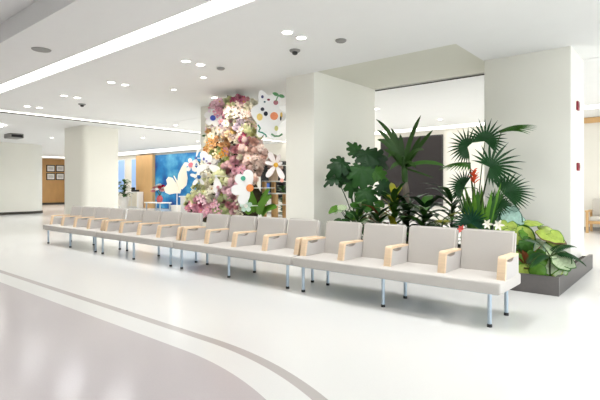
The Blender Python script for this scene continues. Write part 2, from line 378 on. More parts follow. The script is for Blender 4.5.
def lobed_leaf(mb, hub, d, n, R, lobes=5, cut=.35, cup=.12, mi=0, mi2=None, width=.9, rings=10):
    """heart shaped leaf, optionally with split lobes; hub is where the stalk meets the blade, d points to the tip"""
    d, n, s = frame(d, n); hub = Vector(hub); N = 48; vs = [hub]; fs = []; ms = []
    for j in range(1, rings + 1):
        for k in range(N):
            a = 2 * PI * k / N - PI
            r = (1 - .5 * math.sin(abs(a) / 2) ** 3) * (1 - .55 * max(0, (abs(a) - 2.6) / .54))
            tip = 1 + .25 * math.exp(-(a / .35) ** 2)
            lob = 1 - cut * (max(0, -math.cos(a * lobes * 2)) ** 2.) * (1 if abs(a) > .25 else .2) * (j / rings) ** 2
            rr = R * r * tip * lob * j / rings
            x, y = rr * math.cos(a), rr * math.sin(a) * width
            z = -cup * R * ((x / R) ** 2 * 1.3 + (y / R) ** 2) + .03 * R * math.sin(a * 7) * j / rings
            vs.append(hub + d * x + s * y + n * z)
    for k in range(N): fs.append([0, 1 + k, 1 + (k + 1) % N]); ms.append(mi)
    for j in range(rings - 1):
        for k in range(N):
            a0 = 1 + j * N + k; a1 = 1 + j * N + (k + 1) % N
            fs.append([a0, a0 + N, a1 + N, a1]); ms.append(mi if mi2 is None or j < rings - 2 else mi2)
    o = len(mb.v); mb.v += vs
    for f, q in zip(fs, ms): mb.f.append([i + o for i in f]); mb.m.append(q)
def stalk(mb, a, b, r=.008, bend=.12, mi=0, out=None):
    a, b = Vector(a), Vector(b); pts = []; side = Vector(((b - a).x, (b - a).y, 0))
    for i in range(9):
        t = i / 8; p = a.lerp(b, t); k = math.sin(PI * t) * bend
        p += Vector((-side.x * k, -side.y * k, k * side.length * .6)); pts.append(p)
    mb.tube(pts, [r * (1.25 - .5 * i / 8) for i in range(9)], 6, mi)
def pinnate(mb, base, d, n, L, lw, pairs=16, droop=.8, lean=.6, mi=0, mi_st=0):
    d, n, s = frame(d, n); cur = Vector(base); dd = d.copy(); pts = [cur.copy()]; S = pairs
    for i in range(S):
        t = i / S; dd = (dd + Vector((0, 0, -1)) * droop / S).normalized(); cur = cur + dd * L / S; pts.append(cur.copy())
        if t > .12:
            l = lw * math.sin(PI * (.12 + .86 * t)) ** .7; nn = (n - dd * n.dot(dd)).normalized()
            for sg in (-1, 1): blade(mb, cur, s * sg + dd * lean, nn, l, l * .17, .3, .2, 4, None, mi)
    mb.tube(pts, [.007 * (1 - .8 * i / S) + .001 for i in range(S + 1)], 5, mi_st)
# ---- fan palm
base = Vector((-2.46, 7.02, SZ))
t = thing('fan_palm', base, 'tall fan palm with round pleated fronds in front of the right pillar', 'plant')
MB().tube([base + Vector((0, 0, -.01)), base + Vector((.01, 0, .25)), base + Vector((.02, 0, .5))], [.06, .05, .035], 10).build('trunk', G['trunk'], t)
def imgvec(dx, dy, dep=0.):  # direction: right / down as seen from the entrance, plus depth away
    return (RT * dx + Vector((0, 0, -dy)) + FW * dep).normalized()
fans = [((467, 147), 6.9, (-.95, -.22, -.1), .32, 112, .45, .1, .2), ((485, 141), 7.0, (.4, -.88, .0), .33, 108, .4, .05, .2), ((490, 167), 6.75, (.93, -.38, -.1), .38, 120, .5, .22, .3),
        ((504, 194), 6.72, (.85, -.5, -.05), .36, 80, .5, .1, .5), ((496, 204), 6.7, (.55, -.2, -.3), .23, 110, .6, 0, .4), ((464, 187), 6.75, (-.85, -.4, -.2), .29, 85, .55, .1, .4),
        ((471, 223), 6.5, (.0, -.95, -.3), .3, 105, .3, 0, .1), ((503, 206), 6.9, (.8, -.1, .1), .2, 90, .5, 0, .5)]
for (h, Y, dv, R, sp, dr, asy, tl) in fans:
    hub = at(*h, Y); m = MB(); d = imgvec(*dv); n = (CAMD(hub) + Vector((0, 0, tl)) + Vector((random.uniform(-.2, .2),) * 3)).normalized()
    fan_leaf(m, hub, d, n, R, sp, 19, dr, 0, asy); stalk(m, base + Vector((.01, 0, .4)), hub, .009, .1, 1)
    m.build('frond', [G['teal'] if h == (471, 223) else G['fan'], G['stem']], t)
for (h, Y, dv, R) in [((501, 133), 7.05, (.85, -.5, .1), .48), ((470, 163), 6.8, (-1, -.05, -.1), .46)]:   # fronds seen nearly edge on
    hub = at(*h, Y); m = MB(); fan_leaf(m, hub, imgvec(*dv), Vector((0, 0, 1)) + CAMD(hub) * .12, R, 60, 18, .7); stalk(m, base + Vector((.01, 0, .4)), hub, .009, .1, 1)
    m.build('frond', [G['mid'], G['stem']], t)
# ---- bromeliad with orange flower
base = at(480, 236, 6.72); base.z = SZ
t = thing('bromeliad', base, 'bright green bromeliad with an orange flower spike at the foot of the fan palm', 'plant')
for k in range(30):
    a = k * 2.4; m = MB(); L = random.uniform(.85, 1.25)
    blade(m, base + Vector((math.cos(a) * .03, math.sin(a) * .03, 0)), Vector((math.cos(a) * .24, math.sin(a) * .24, 1)), Vector((-math.cos(a), -math.sin(a), .3)), L, .11, .28, .3, 8)
    m.build('leaf', [G['mid'], G['dark'], G['bright'], G['mid']][k % 4], t)
top = at(474, 177, 6.72); m = MB(); stalk(m, base, top, .009, .03); m.build('stem', G['stem'], t)
m = MB()
for k in range(14):
    a = k * 2.4; z = -.1 + .014 * k
    blade(m, top + Vector((0, 0, z)), Vector((math.cos(a), math.sin(a), .9)), Vector((-math.cos(a), -math.sin(a), .6)), .13 - .004 * k, .05, .2, .4, 5)
m.build('flower_spike', G['orange'], t)['label'] = 'orange red flower spike'
# ---- monstera
base = Vector((-4.62, 7.15, SZ))
t = thing('monstera', base, 'tall dark monstera with lobed leaves against the middle pillar', 'plant')
for (h, Y, dv, R, tilt) in [((342, 163), 6.65, (-.7, .5, -.3), .27, .5), ((336, 177), 6.6, (-.9, .35, -.3), .2, 1.2), ((361, 169), 6.8, (.1, .9, -.4), .34, .4), ((366, 153), 6.95, (.2, .6, -.5), .3, .6), ((346, 170), 6.75, (-.4, .8, -.3), .24, .5),
                            ((374, 157), 7.1, (.8, .5, 0), .28, .4), ((357, 152), 7.05, (-.3, -.4, 0), .2, .5), ((375, 172), 6.95, (.8, .4, -.2), .22, .5), ((353, 180), 6.8, (-.2, .9, -.3), .24, .4), ((365, 192), 6.8, (.4, .8, -.4), .26, .5), ((382, 186), 6.9, (.7, .6, -.1), .22, .5), ((368, 164), 6.9, (.5, .7, -.2), .26, .7)]:
    hub = at(*h, Y); m = MB(); n = (CAMD(hub) + Vector((0, 0, tilt))).normalized()
    lobed_leaf(m, hub, imgvec(*dv), n, R, 5, .36, .3); stalk(m, base, hub, .009, .16, 1)
    m.build('leaf', [G[('deep', 'dark', 'deep', 'mid')[h[0] % 4]], G['stem']], t)
# ---- low leafy plants
def bush(name, px, Y, label, mats, leaves, hgt, spread, L=(.2, .35), W=.09, up=.6, droop=.9, seed=1, kind='blade', n_part='leaf', cat='plant'):
    """leafy plant: leaves leave a short stem at many heights"""
    rnd = random.Random(seed); b = at(px, 230, Y); b.z = SZ
    t = thing(name, b, label, cat)
    MB().tube([b, b + Vector((0, 0, hgt * .9))], [.016, .008], 6).build('stem', G['stem'], t)
    for k in range(leaves):
        a = k * 2.399 + rnd.uniform(-.3, .3); o = Vector((math.cos(a), math.sin(a), 0)); m = MB(); f = (k + .5) / leaves
        l = rnd.uniform(*L); el = up * rnd.uniform(.5, 1.4) + .6 * f; p = b + Vector((0, 0, hgt * (.15 + .8 * f)))
        if kind == 'blade': blade(m, p, o + Vector((0, 0, el)), -o * el + Vector((0, 0, 1.01)), l, W, droop, .25, 8, None, 0, None, .12)
        elif kind == 'heart':
            hub = p + o * spread * rnd.uniform(.5, 1.1) + Vector((0, 0, l)); stalk(m, p, hub, .005, .1, len(mats) - 1)
            lobed_leaf(m, hub, o + Vector((0, 0, -.5)), o * .5 + Vector((0, 0, 1)) + CAMD(hub) * .8, W * rnd.uniform(.7, 1.2), 3, .0, .2, rnd.randrange(max(1, len(mats) - 1)), None, .85)
        elif kind == 'pinnate': pinnate(m, p, o + Vector((0, 0, el)), -o * el + Vector((0, 0, 1.01)), l, W, 16, droop, .6, k % (len(mats) - 1), len(mats) - 1)
        m.build(n_part, mats if kind != 'blade' else [mats[k % len(mats)]], t)
    return t
bush('dieffenbachia', 346, 6.75, 'green and cream variegated plant low beside the middle pillar', [G['bright'], G['pale'], G['mid'], G['dark'], G['stem']], 24, .75, .2, kind='heart', L=(.05, .2), W=.115, seed=3)
bush('aglaonema', 371, 7.0, 'pale blush leaved plant below the monstera', [G['rose'], G['pale'], G['mid'], G['stem']], 16, .95, .2, kind='heart', L=(.05, .2), W=.16, seed=5)
bush('cordyline', 378, 6.6, 'russet and dark green plant behind the backrests under the monstera', [G['red'], G['dark'], G['deep'], G['dark']], 30, .75, .2, L=(.3, .55), W=.1, seed=6)
bush('croton', 394, 6.8, 'yellow green croton beside the grey trunk', [G['yel'], G['sword'], G['yel'], G['mid'], G['dark']], 36, 1.05, .2, L=(.25, .45), W=.11, up=.9, droop=.6, seed=8)
bush('peace_lily', 424, 6.75, 'dark broad leaved plant right of the grey trunk', [G['deep'], G['dark'], G['deep'], G['mid']], 30, .9, .2, L=(.4, .62), W=.16, droop=1.0, seed=9)
bush('fern', 442, 6.55, 'yellow green fern behind the second backrest from the right', [G['sword'], G['yel'], G['mid'], G['stem']], 14, .7, .2, kind='pinnate', n_part='frond', L=(.4, .6), W=.14, up=.6, droop=1.1, seed=11)
bush('philodendron', 408, 7.15, 'dark bushy plant at the foot of the grey trunk', [G['deep'], G['dark']], 30, .85, .2, L=(.35, .6), W=.14, droop=.9, seed=21)
bush('cast_iron_plant', 452, 6.95, 'dark long leaved plant left of the fan palm', [G['dark'], G['deep'], G['mid']], 26, 1.05, .2, L=(.45, .75), W=.1, droop=1.1, seed=13)
bush('spider_plant', 358, 6.5, 'dark low plant behind the third backrest from the right', [G['deep'], G['mid'], G['dark']], 28, .7, .2, L=(.25, .45), W=.07, seed=15)
# ---- strap leaved plant with grey trunk
base = Vector(at(405, 235, 7.15)); base.z = SZ
t = thing('dracaena', base, 'tall strap leaved plant with a grey trunk before the dark screen', 'plant')
tp = at(404, 165, 7.15)
MB().tube([base, base + Vector((0, 0, .35)), at(406, 200, 7.15), at(406, 190, 7.15), at(405, 178, 7.15), tp], [.05, .045, .06, .055, .035, .03], 12).build('trunk', G['trunk'], t)
def arc_leaf(m, p0, p1, p2, W, mi=0):
    """strap leaf along a quadratic curve"""
    vs = []; S = 12; p0, p1, p2 = map(Vector, (p0, p1, p2))
    for i in range(S + 1):
        u = i / S; p = p0 * (1 - u) ** 2 + p1 * 2 * u * (1 - u) + p2 * u * u; tg = ((p1 - p0) * (1 - u) + (p2 - p1) * u).normalized()
        s = tg.cross(CAMD(p) + Vector((0, 0, .5))).normalized(); n = s.cross(tg); w = W / 2 * (math.sin(PI * (.1 + .9 * u)) ** .7 if u < 1 else .02) * (1 + .12 * math.sin(9 * u))
        vs += [p - s * w + n * .2 * w, p, p + s * w + n * .2 * w]
    m.add(vs, [f for i in range(S) for f in ([i * 3, i * 3 + 1, i * 3 + 4, i * 3 + 3], [i * 3 + 1, i * 3 + 2, i * 3 + 5, i * 3 + 4])], mi)
MB().tube([at(405, 182, 7.13), at(404.5, 172, 7.12), tp, at(403, 156, 7.1)], [.05, .055, .045, .02], 10).build('leaf_sheath', G['sword'], t)
for (a, b, Y) in [((396, 134), (376, 119), 7.1), ((408, 140), (421, 115), 7.2), ((390, 136), (377, 130), 6.95), ((419, 146), (433, 130), 7.1), ((387, 138), (377, 140), 6.9), ((392, 150), (384, 150), 7.0), ((414, 150), (421, 136), 7.3),
                  ((398, 140), (391, 128), 7.3), ((408, 157), (416, 168), 6.95), ((398, 158), (390, 170), 6.95), ((424, 158), (445, 166), 6.9), ((402, 145), (400, 134), 7.25), ((394, 146), (388, 158), 6.9), ((412, 146), (424, 150), 7.0), ((418, 172), (434, 178), 6.95)]:
    m = MB(); arc_leaf(m, tp + Vector((0, 0, -.05)), at(*a, Y), at(*b, Y - .1), .085 if b != (434, 178) else .035); m.build('leaf', G['sword'] if b != (445, 166) else G['mid'], t)
# ---- caladium group by the planter's right corner
def caladium(pxb, Y, label, leaves, name='caladium', lob=0., cup=.2):
    b = at(pxb, 262, Y); b.z = SZ; t = thing(name, b, label, 'plant')
    for (h, dv, R, m1, m2, tilt) in leaves:
        hub = at(*h, Y + random.uniform(-.06, .06)); m = MB(); stalk(m, b, hub, .006, .12, 2)
        lobed_leaf(m, hub, imgvec(*dv), (CAMD(hub) + Vector((0, 0, tilt))).normalized(), R, 4, lob, cup, 0, 1, .95)
        m.build('leaf', [G[m1], G[m2], G['stem']], t)
caladium(511, 6.85, 'caladium with pale blue green leaves beside the fan palm', [((509, 213), (.5, .5, -.3), .2, 'blue', 'teal', .9), ((502, 217), (-.5, .6, -.3), .14, 'blue', 'teal', 1.2), ((517, 217), (.8, .4, -.2), .15, 'blue', 'fan', 1.4), ((506, 220), (.1, .8, -.3), .14, 'blue', 'fan', .5), ((512, 209), (.2, -.3, .4), .12, 'blue', 'teal', 1.6)])
caladium(516, 6.6, 'caladium with large yellow green leaves behind the right armrest', [((507, 226), (-.3, .8, -.3), .2, 'lime', 'bright', .7), ((519, 235), (.5, .8, -.3), .23, 'lime', 'mid', .4), ((525, 231), (.8, .5, -.1), .16, 'bright', 'mid', .9), ((513, 246), (-.3, .9, -.2), .2, 'bright', 'lime', .3), ((521, 249), (.3, .9, -.2), .18, 'mid', 'bright', .4), ((511, 234), (-.1, .9, -.2), .17, 'lime', 'mid', .3), ((525, 242), (.6, .7, -.2), .13, 'mid', 'dark', .6)])
caladium(529, 6.75, 'slender plant with one lime leaf on a tall bare stem', [((529, 222), (.9, -.1, -.3), .15, 'lime', 'bright', 3.2)])
caladium(548, 6.7, 'caladium with a big lime leaf edged in brown near the right pillar', [((545, 231), (.85, .3, -.5), .23, 'lime', 'brown', 2.2), ((553, 236), (.6, .7, -.4), .15, 'lime', 'bright', .8), ((545, 246), (-.2, .9, -.4), .17, 'pale', 'blue', .6), ((552, 246), (.5, .8, -.4), .15, 'pale', 'blue', .8), ((540, 243), (-.7, .5, -.3), .15, 'pale', 'fan', 1.0), ((548, 253), (.1, .8, -.3), .15, 'pale', 'mid', .4)])
caladium(560, 6.55, 'low caladium with pale mottled leaves at the planter corner', [((560, 257), (.5, .7, -.4), .16, 'pale', 'mid', .9), ((551, 261), (-.4, .7, -.4), .15, 'pale', 'bright', .8), ((566, 260), (.8, .4, -.3), .12, 'pale', 'mid', 1.0), ((555, 267), (0, .8, -.5), .11, 'pale', 'lime', .7), ((561, 266), (.4, .8, -.5), .1, 'pale', 'bright', .8), ((556, 254), (-.1, -.2, .3), .13, 'pale', 'fan', 1.4)])
caladium(536, 6.5, 'plant with glossy bright green leaves at the front of the planter', [((532, 261), (-.4, .8, -.4), .17, 'bright', 'mid', .7), ((541, 261), (.5, .8, -.4), .18, 'bright', 'mid', .7), ((525, 265), (-.5, .8, -.3), .14, 'lime', 'bright', .6), ((536, 255), (.1, .8, -.2), .16, 'mid', 'bright', .6), ((520, 257), (-.3, .8, -.3), .15, 'bright', 'lime', .6), ((537, 268), (.1, .9, -.4), .13, 'bright', 'mid', .5), ((546, 267), (.7, .7, -.3), .13, 'bright', 'mid', .6), ((528, 272), (-.3, .9, -.3), .1, 'lime', 'bright', .5), ((519, 268), (-.5, .8, -.3), .13, 'lime', 'pale', .5)])
bush('guzmania', 527, 6.5, 'small russet brown bromeliad behind the right armrest', [G['red'], G['red'], G['brown']], 18, .14, .2, L=(.2, .34), W=.07, up=1.2, droop=.4, seed=17)
b = at(550, 262, 6.5); b.z = SZ
t = thing('parlour_palm', b, 'dark feathery palm arching over the planter corner', 'plant')
for (dx, up, L, dep) in [(.75, .55, .42, -.3), (-.75, .5, .42, -.35), (.5, .8, .4, .1), (-.35, .8, .4, 0), (.9, .8, .36, -.2)]:
    m = MB(); d = RT * dx + FW * dep + Vector((0, 0, up)); m.tube([b, b + Vector((0, 0, .26))], .01, 6, 1); pinnate(m, b + Vector((0, 0, .26)), d, Vector((0, 0, 1)) - RT * dx * .5 + CAMD(b) * .2, L, .13, 20, 1.6, .5, 0, 1); m.build('frond', [G['fan'], G['stem']], t)
def star_flower(px, py, Y, label, mt, r=.06, n=6):
    p = at(px, py, Y); b = p.copy(); b.z = SZ; t = thing('lily', b, label, 'flower')
    m = MB(); stalk(m, b, p, .005, .0); m.build('stem', G['stem'], t)
    m = MB()
    for k in range(n):
        a = 2 * PI * k / n; u = RT * math.cos(a) + Vector((0, 0, math.sin(a))); blade(m, p, u + CAMD(p) * .4, CAMD(p), r, r * .4, .1, .3, 5)
    m.build('blossom', mt, t)
star_flower(487, 224, 6.45, 'left of two small white star flowers behind the rightmost backrest', G['white'], .08)
star_flower(498, 225, 6.45, 'right of two small white star flowers behind the rightmost backrest', G['white'], .085)
star_flower(461, 229, 6.42, 'small coral flower between the two rightmost backrests', G['coral'], .07)
# ------------------------------------------------------------------ flower display
FB = Vector((-8.0, 7.2, 0))
fl = thing('flower_display', FB, 'tall mound of silk flowers climbing to the ceiling left of the middle pillar', 'flower display')
m = MB()
core = [((233, 205), .75, .5), ((225, 185), .7, .5), ((228, 165), .6, .5), ((232, 145), .6, .5), ((236, 122), .55, .5), ((240, 119), .4, .35), ((205, 205), .5, .4), ((250, 160), .35, .4), ((232, 222), .75, .5), ((248, 130), .35, .4), ((245, 200), .45, .45), ((230, 240), .8, .5)]
for (h, rx, rz) in core: m.blob(at(*h, 7.25), (rx, .34, rz), 0, .2)
m.build('moss_base', mat('brown_moss', (58, 52, 30), .95, .4, 18, .6), fl)
MB().box((-8.9, 7.52, 0), (-7.62, 7.58, 2.55), .01).build('back_board', mat('beige_board', (236, 212, 178), .7, .05), fl)
pal = {}
def pm(rgb):
    if rgb not in pal:
        m = pal[rgb] = mat('petal_%02d' % len(pal), rgb, .75, .12, 30, spec=.2)
        nt = m.node_tree; oi = nt.nodes.new('ShaderNodeObjectInfo'); hs = nt.nodes.new('ShaderNodeHueSaturation'); b = nt.nodes['Principled BSDF']
        r1 = nt.nodes.new('ShaderNodeMapRange'); r1.inputs[3].default_value = .84; r1.inputs[4].default_value = 1.2
        r2 = nt.nodes.new('ShaderNodeMapRange'); r2.inputs[3].default_value = 1.1; r2.inputs[4].default_value = .6
        nt.links.new(oi.outputs['Random'], r1.inputs[0]); nt.links.new(oi.outputs['Random'], r2.inputs[0])
        nt.links.new(b.inputs['Base Color'].links[0].from_socket, hs.inputs['Color'])
        nt.links.new(r1.outputs[0], hs.inputs['Value']); nt.links.new(r2.outputs[0], hs.inputs['Saturation']); nt.links.new(hs.outputs[0], b.inputs['Base Color'])
    return pal[rgb]
def rose_mesh(rgb, i):
    mb = MB(); rnd = random.Random(i)
    for ringi, (n, r, tilt, ln) in enumerate([(6, .012, .25, .085), (6, .008, .7, .075), (5, .006, 1.3, .062), (4, .003, 2.4, .05)]):
        for k in range(n):
            a = 2 * PI * k / n + ringi * .5 + rnd.uniform(-.1, .1); o = Vector((math.cos(a), math.sin(a), 0))
            blade(mb, o * r + Vector((0, 0, .01 * ringi)), o + Vector((0, 0, tilt)), Vector((0, 0, 1)) * 1 - o * tilt, ln, ln * .95, -.5, .35, 4, lambda t: math.sin(PI * (.15 + .75 * t)) ** .6)
    o = mb.build('rose_source', pm(rgb)); me = o.data; D.objects.remove(o); return me
def hydr_mesh(rgb, i):
    mb = MB(); rnd = random.Random(i); mb.blob((0, 0, 0), (.05, .05, .045), 0, .1, 2)
    for k in range(34):
        z = 1 - 1.35 * k / 33; a = k * 2.39996; q = math.sqrt(max(0, 1 - z * z)); nrm = Vector((q * math.cos(a), q * math.sin(a), z)); c0 = nrm * rnd.uniform(.062, .075)
        u = nrm.orthogonal().normalized(); w = nrm.cross(u); ph = rnd.uniform(0, PI)
        for j in range(4):
            b = ph + j * PI / 2; e = u * math.cos(b) + w * math.sin(b); f = nrm.cross(e)
            mb.add([c0, c0 + e * .014 + f * .011 + nrm * .004, c0 + e * .026 + nrm * .001, c0 + e * .014 - f * .011 + nrm * .004], [[0, 1, 2, 3]])
    o = mb.build('hydrangea_source', pm(rgb), smooth=False); me = o.data; D.objects.remove(o); return me
def open_mesh(rgb, i, cen=(226, 180, 70)):
    mb = MB(); rnd = random.Random(i)
    for k in range(6):
        a = 2 * PI * k / 6; o = Vector((math.cos(a), math.sin(a), 0)); blade(mb, o * .01, o + Vector((0, 0, .35)), Vector((0, 0, 1)) - o * .3, .08, .06, .3, .2, 4)
    mb.blob((0, 0, .012), (.018, .018, .012), 1, 0, 2)
    o = mb.build('blossom_source', [pm(rgb), pm(cen)]); me = o.data; D.objects.remove(o); return me
PINK, MAUVE, CREAM, BLUSH, ROSE, YEL, ORG, LIME, LIL, WHT, DUST, GRN = (240, 180, 196), (204, 142, 146), (252, 240, 214), (252, 222, 208), (216, 122, 150), (244, 206, 124), (234, 170, 92), (220, 222, 160), (228, 206, 222), (252, 248, 242), (226, 184, 168), (164, 176, 98)
seeds = [(238, 96, ROSE), (244, 100, ROSE), (226, 100, LIME), (217, 100, PINK), (250, 98, MAUVE), (247, 108, CREAM), (240, 112, BLUSH), (216, 112, PINK), (214, 120, LIL), (225, 115, PINK), (232, 118, CREAM), (250, 118, BLUSH), (224, 130, BLUSH), (241, 122, LIL),
         (226, 136, YEL), (214, 142, ORG), (222, 146, ORG), (216, 136, CREAM), (236, 134, BLUSH), (245, 140, ROSE), (252, 130, LIME), (250, 146, DUST), (238, 148, CREAM), (230, 152, MAUVE), (222, 156, GRN), (212, 152, YEL), (242, 155, DUST), (256, 158, BLUSH), (262, 160, DUST), (250, 165, DUST), (258, 168, BLUSH),
         (236, 166, PINK), (228, 172, MAUVE), (234, 178, DUST), (226, 184, MAUVE), (232, 190, PINK), (218, 168, GRN), (220, 178, LIME), (210, 180, CREAM), (204, 188, LIME), (208, 192, CREAM), (198, 190, LIME), (200, 200, PINK), (196, 206, ROSE), (206, 206, PINK), (214, 198, LIL), (214, 208, PINK), (222, 204, GRN), (230, 204, MAUVE), (224, 212, GRN), (240, 205, CREAM), (246, 210, CREAM), (192, 198, LIME), (190, 206, PINK), (210, 165, WHT), (206, 172, CREAM)]
def carnation_mesh(rgb, i):
    mb = MB(); rnd = random.Random(i)
    for k in range(22):
        z = 1 - 1.1 * k / 21; a = k * 2.39996; q = math.sqrt(max(0, 1 - z * z)); o = Vector((q * math.cos(a), q * math.sin(a), z))
        blade(mb, o * .012, o, o.orthogonal(), .066, .06, .1, .5, 4, lambda t: .15 + .85 * t, 0, None, .5)
    o = mb.build('carnation_source', pm(rgb), smooth=False); me = o.data; D.objects.remove(o); return me
def spray_mesh(rgb, i):
    mb = MB(); rnd = random.Random(i)
    for k in range(9):
        a = k * 2.4; o = Vector((math.cos(a) * .035 * math.sqrt(k), math.sin(a) * .035 * math.sqrt(k), .06 + rnd.uniform(-.02, .03)))
        mb.tube([(0, 0, -.05), o], .003, 4, 1)
        for j in range(5):
            b = j * 2 * PI / 5 + k; e = Vector((math.cos(b), math.sin(b), .4)); blade(mb, o, e, Vector((0, 0, 1)), .032, .026, .2, .2, 3)
    o = mb.build('spray_source', [pm(rgb), G['stem']], smooth=False); me = o.data; D.objects.remove(o); return me
poly = [(213, 103), (222, 100), (238, 97), (254, 100), (257, 120), (260, 140), (267, 156), (262, 172), (247, 190), (240, 215), (190, 215), (185, 203), (195, 184), (203, 160), (206, 142), (208, 118)]
def inside(x, y):
    r = False
    for (x1, y1), (x2, y2) in zip(poly, poly[1:] + poly[:1]):
        if (y1 > y) != (y2 > y) and x < (x2 - x1) * (y - y1) / (y2 - y1) + x1: r = not r
    return r
hollows = [(232, 150, 10), (221, 157, 9), (237, 166, 5), (243, 174, 6), (216, 197, 6), (222, 145, 5), (247, 150, 5), (232, 199, 6), (229, 171, 5), (240, 130, 4), (221, 125, 4), (211, 170, 5)]
cache = {}; cnt = dict(rose=0, hydrangea=0, blossom=0, carnation=0, flower_spray=0); pts = []; rnd = random.Random(5); tries = 0
while len(pts) < 440 and tries < 60000:
    tries += 1; x, y = rnd.uniform(183, 270), rnd.uniform(88, 218)
    if not inside(x, y): continue
    if any((x - a) ** 2 + (y - b) ** 2 < q * q for a, b, q in hollows) and rnd.random() < .93: continue
    if any((x - a) ** 2 + (y - b) ** 2 < (3.0 if tries < 30000 else 2.5) ** 2 for a, b in pts): continue
    pts.append((x, y))
for i, (x, y) in enumerate(pts):
    sd = sorted(seeds, key=lambda s: (s[0] - x) ** 2 + (s[1] - y) ** 2); rgb = sd[0][2] if rnd.random() < .72 else sd[1][2]
    if rgb in (MAUVE, GRN, LIME, DUST): kind = 'hydrangea' if rnd.random() < .7 else 'rose'
    else: kind = rnd.choice(['rose', 'carnation', 'blossom', 'flower_spray', 'carnation', 'rose', 'flower_spray'])
    if cnt[kind] >= 98: kind = min(cnt, key=cnt.get)
    cnt[kind] += 1
    if (kind, rgb) not in cache: cache[(kind, rgb)] = dict(rose=rose_mesh, hydrangea=hydr_mesh, blossom=open_mesh, carnation=carnation_mesh, flower_spray=spray_mesh)[kind](rgb, i)
    o = D.objects.new(kind, cache[(kind, rgb)]); COL.objects.link(o); o.parent = fl
    edge = min(1, min(math.hypot(x - a, y - b) for a, b in poly) / 14)
    p = at(x, y, 7.0 - .18 * edge + rnd.uniform(-.16, .12)); o.location = p - FB
    nd = (CAMD(p) + Vector((rnd.uniform(-.5, .5), rnd.uniform(-.3, .3), rnd.uniform(-.3, .6)))).normalized()
    o.rotation_euler = nd.to_track_quat('Z', 'Y').to_euler(); s = rnd.uniform(.6, 1.2); o.scale = (s, s, s)
m = MB()
for i in range(420):
    x, y = rnd.uniform(184, 268), rnd.uniform(97, 218)
    if not inside(x, y): continue
    p = at(x, y, 7.05 + rnd.uniform(-.1, .12)); a = rnd.uniform(0, 2 * PI)
    blade(m, p, RT * math.cos(a) + Vector((0, 0, math.sin(a))) + CAMD(p) * rnd.uniform(.2, .8), CAMD(p), rnd.uniform(.1, .22), .05, .3, .2, 5, None, rnd.randrange(3))
o = m.build('foliage', [G['dark'], G['mid'], G['brown']], fl); o['kind'] = 'stuff'
for (a, b, c2, W) in [((255, 212), (250, 195), (247, 188), .2), ((258, 214), (263, 200), (272, 196), .22), ((262, 216), (268, 206), (277, 208), .22), ((250, 214), (243, 200), (240, 194), .2), ((262, 206), (266, 192), (270, 190), .17)]:
    m = MB(); arc_leaf(m, at(*a, 6.9), at(*b, 6.75), at(*c2, 6.7), W); m.build('leaf', G['bright'], fl)['label'] = 'large lime green leaf at the foot'
# ---- big cut-outs hung on the display
def disc(mb, c, r, nrm, th=.012, mi=0, sq=(1, 1), n=28, up=Vector((0, 0, 1))):
    nrm = Vector(nrm).normalized(); u = up.cross(nrm).normalized(); w = nrm.cross(u)
    ps = [Vector(c) + u * r * sq[0] * math.cos(2 * PI * k / n) + w * r * sq[1] * math.sin(2 * PI * k / n) for k in range(n)]
    mb.prism(ps, nrm * th, mi)
def cutout_daisy(px, py, Y, R, petals, label, pmat, cmat, cr=.2, spots=(), wid=.6, name='paper_daisy'):
    p = at(px, py, Y); t = thing(name, p, label, 'paper flower'); nrm = (CAMD(p) + Vector((.1, -.2, .0))).normalized(); u = Vector((0, 0, 1)).cross(nrm).normalized(); w = nrm.cross(u)
    for k, (deg, L) in enumerate(petals):
        a = math.radians(deg); e = u * math.cos(a) + w * math.sin(a); f = nrm.cross(e); P = []
        for j in range(26):
            b = 2 * PI * j / 26; x = .53 + .47 * math.cos(b); y = wid * .5 * math.sin(b) * (.55 + .6 * x)
            P.append(p + (e * x + f * y) * R * L + nrm * (.07 * x - .05 * x * x + .012 * k) * R)
        MB().prism(P, nrm * .012).build('petal', pmat, t)
    if cr:
        m = MB(); disc(m, p, R * cr, nrm, .045); m.build('centre', cmat, t)
    for (dx, dy, r, c3, sq) in spots:
        m = MB(); disc(m, p + u * dx * R + w * dy * R + nrm * .03, r * R, nrm, .008, 0, sq); m.build('spot', pm(c3), t)
    MB().tube([p - nrm * .002, p + Vector((.02, 7.2 - Y, 0))], .01, 8).build('support_rod', M['white'], t)
    return t
cutout_daisy(250, 188, 6.5, .37, [(98, 1.0), (138, 1.0), (188, 1.02), (238, 1.0)], 'large white paper daisy with an orange centre low on the flower display', M['white'], pm((238, 142, 66)), .2, [(-.36, .52, .13, (60, 176, 140), (1, 1))], .62)
cutout_daisy(276, 165, 6.6, .27, [(70, .8), (118, 1.05), (165, .8), (232, 1.1), (298, 1.15), (20, .5)], 'pink tinged paper daisy on the right edge of the flower display', pm((250, 234, 228)), pm((236, 184, 84)), .17, [(.42, -1.1, .14, (236, 130, 90), (1, 1))], .4)
cutout_daisy(208, 165, 6.55, .29, [(112, 1.1), (80, .8), (205, .9), (-30, 1.05)], 'white paper daisy with a dark red dash at the upper left of the display', M['white'], M['white'], .1, [(.1, .12, .16, (130, 40, 70), (1, .45)), (-.3, .45, .12, (90, 100, 180), (.6, 1)), (-.1, .3, .08, (120, 110, 190), (1, .6))], .62)
cutout_daisy(199, 177, 6.6, .2, [(20, 1), (95, 1.1), (165, 1), (235, 1.1), (300, 1)], 'white paper daisy with a blue centre left of the display', M['white'], pm((60, 110, 170)), .22, (), .42)
cutout_daisy(216, 176, 6.45, .36, [(268, 1.0), (292, .8)], 'narrow white paper petals hanging over the green flowers', M['white'], pm((220, 226, 224)), .07, [(.12, -.66, .09, (200, 110, 120), (1, 1))], .3)
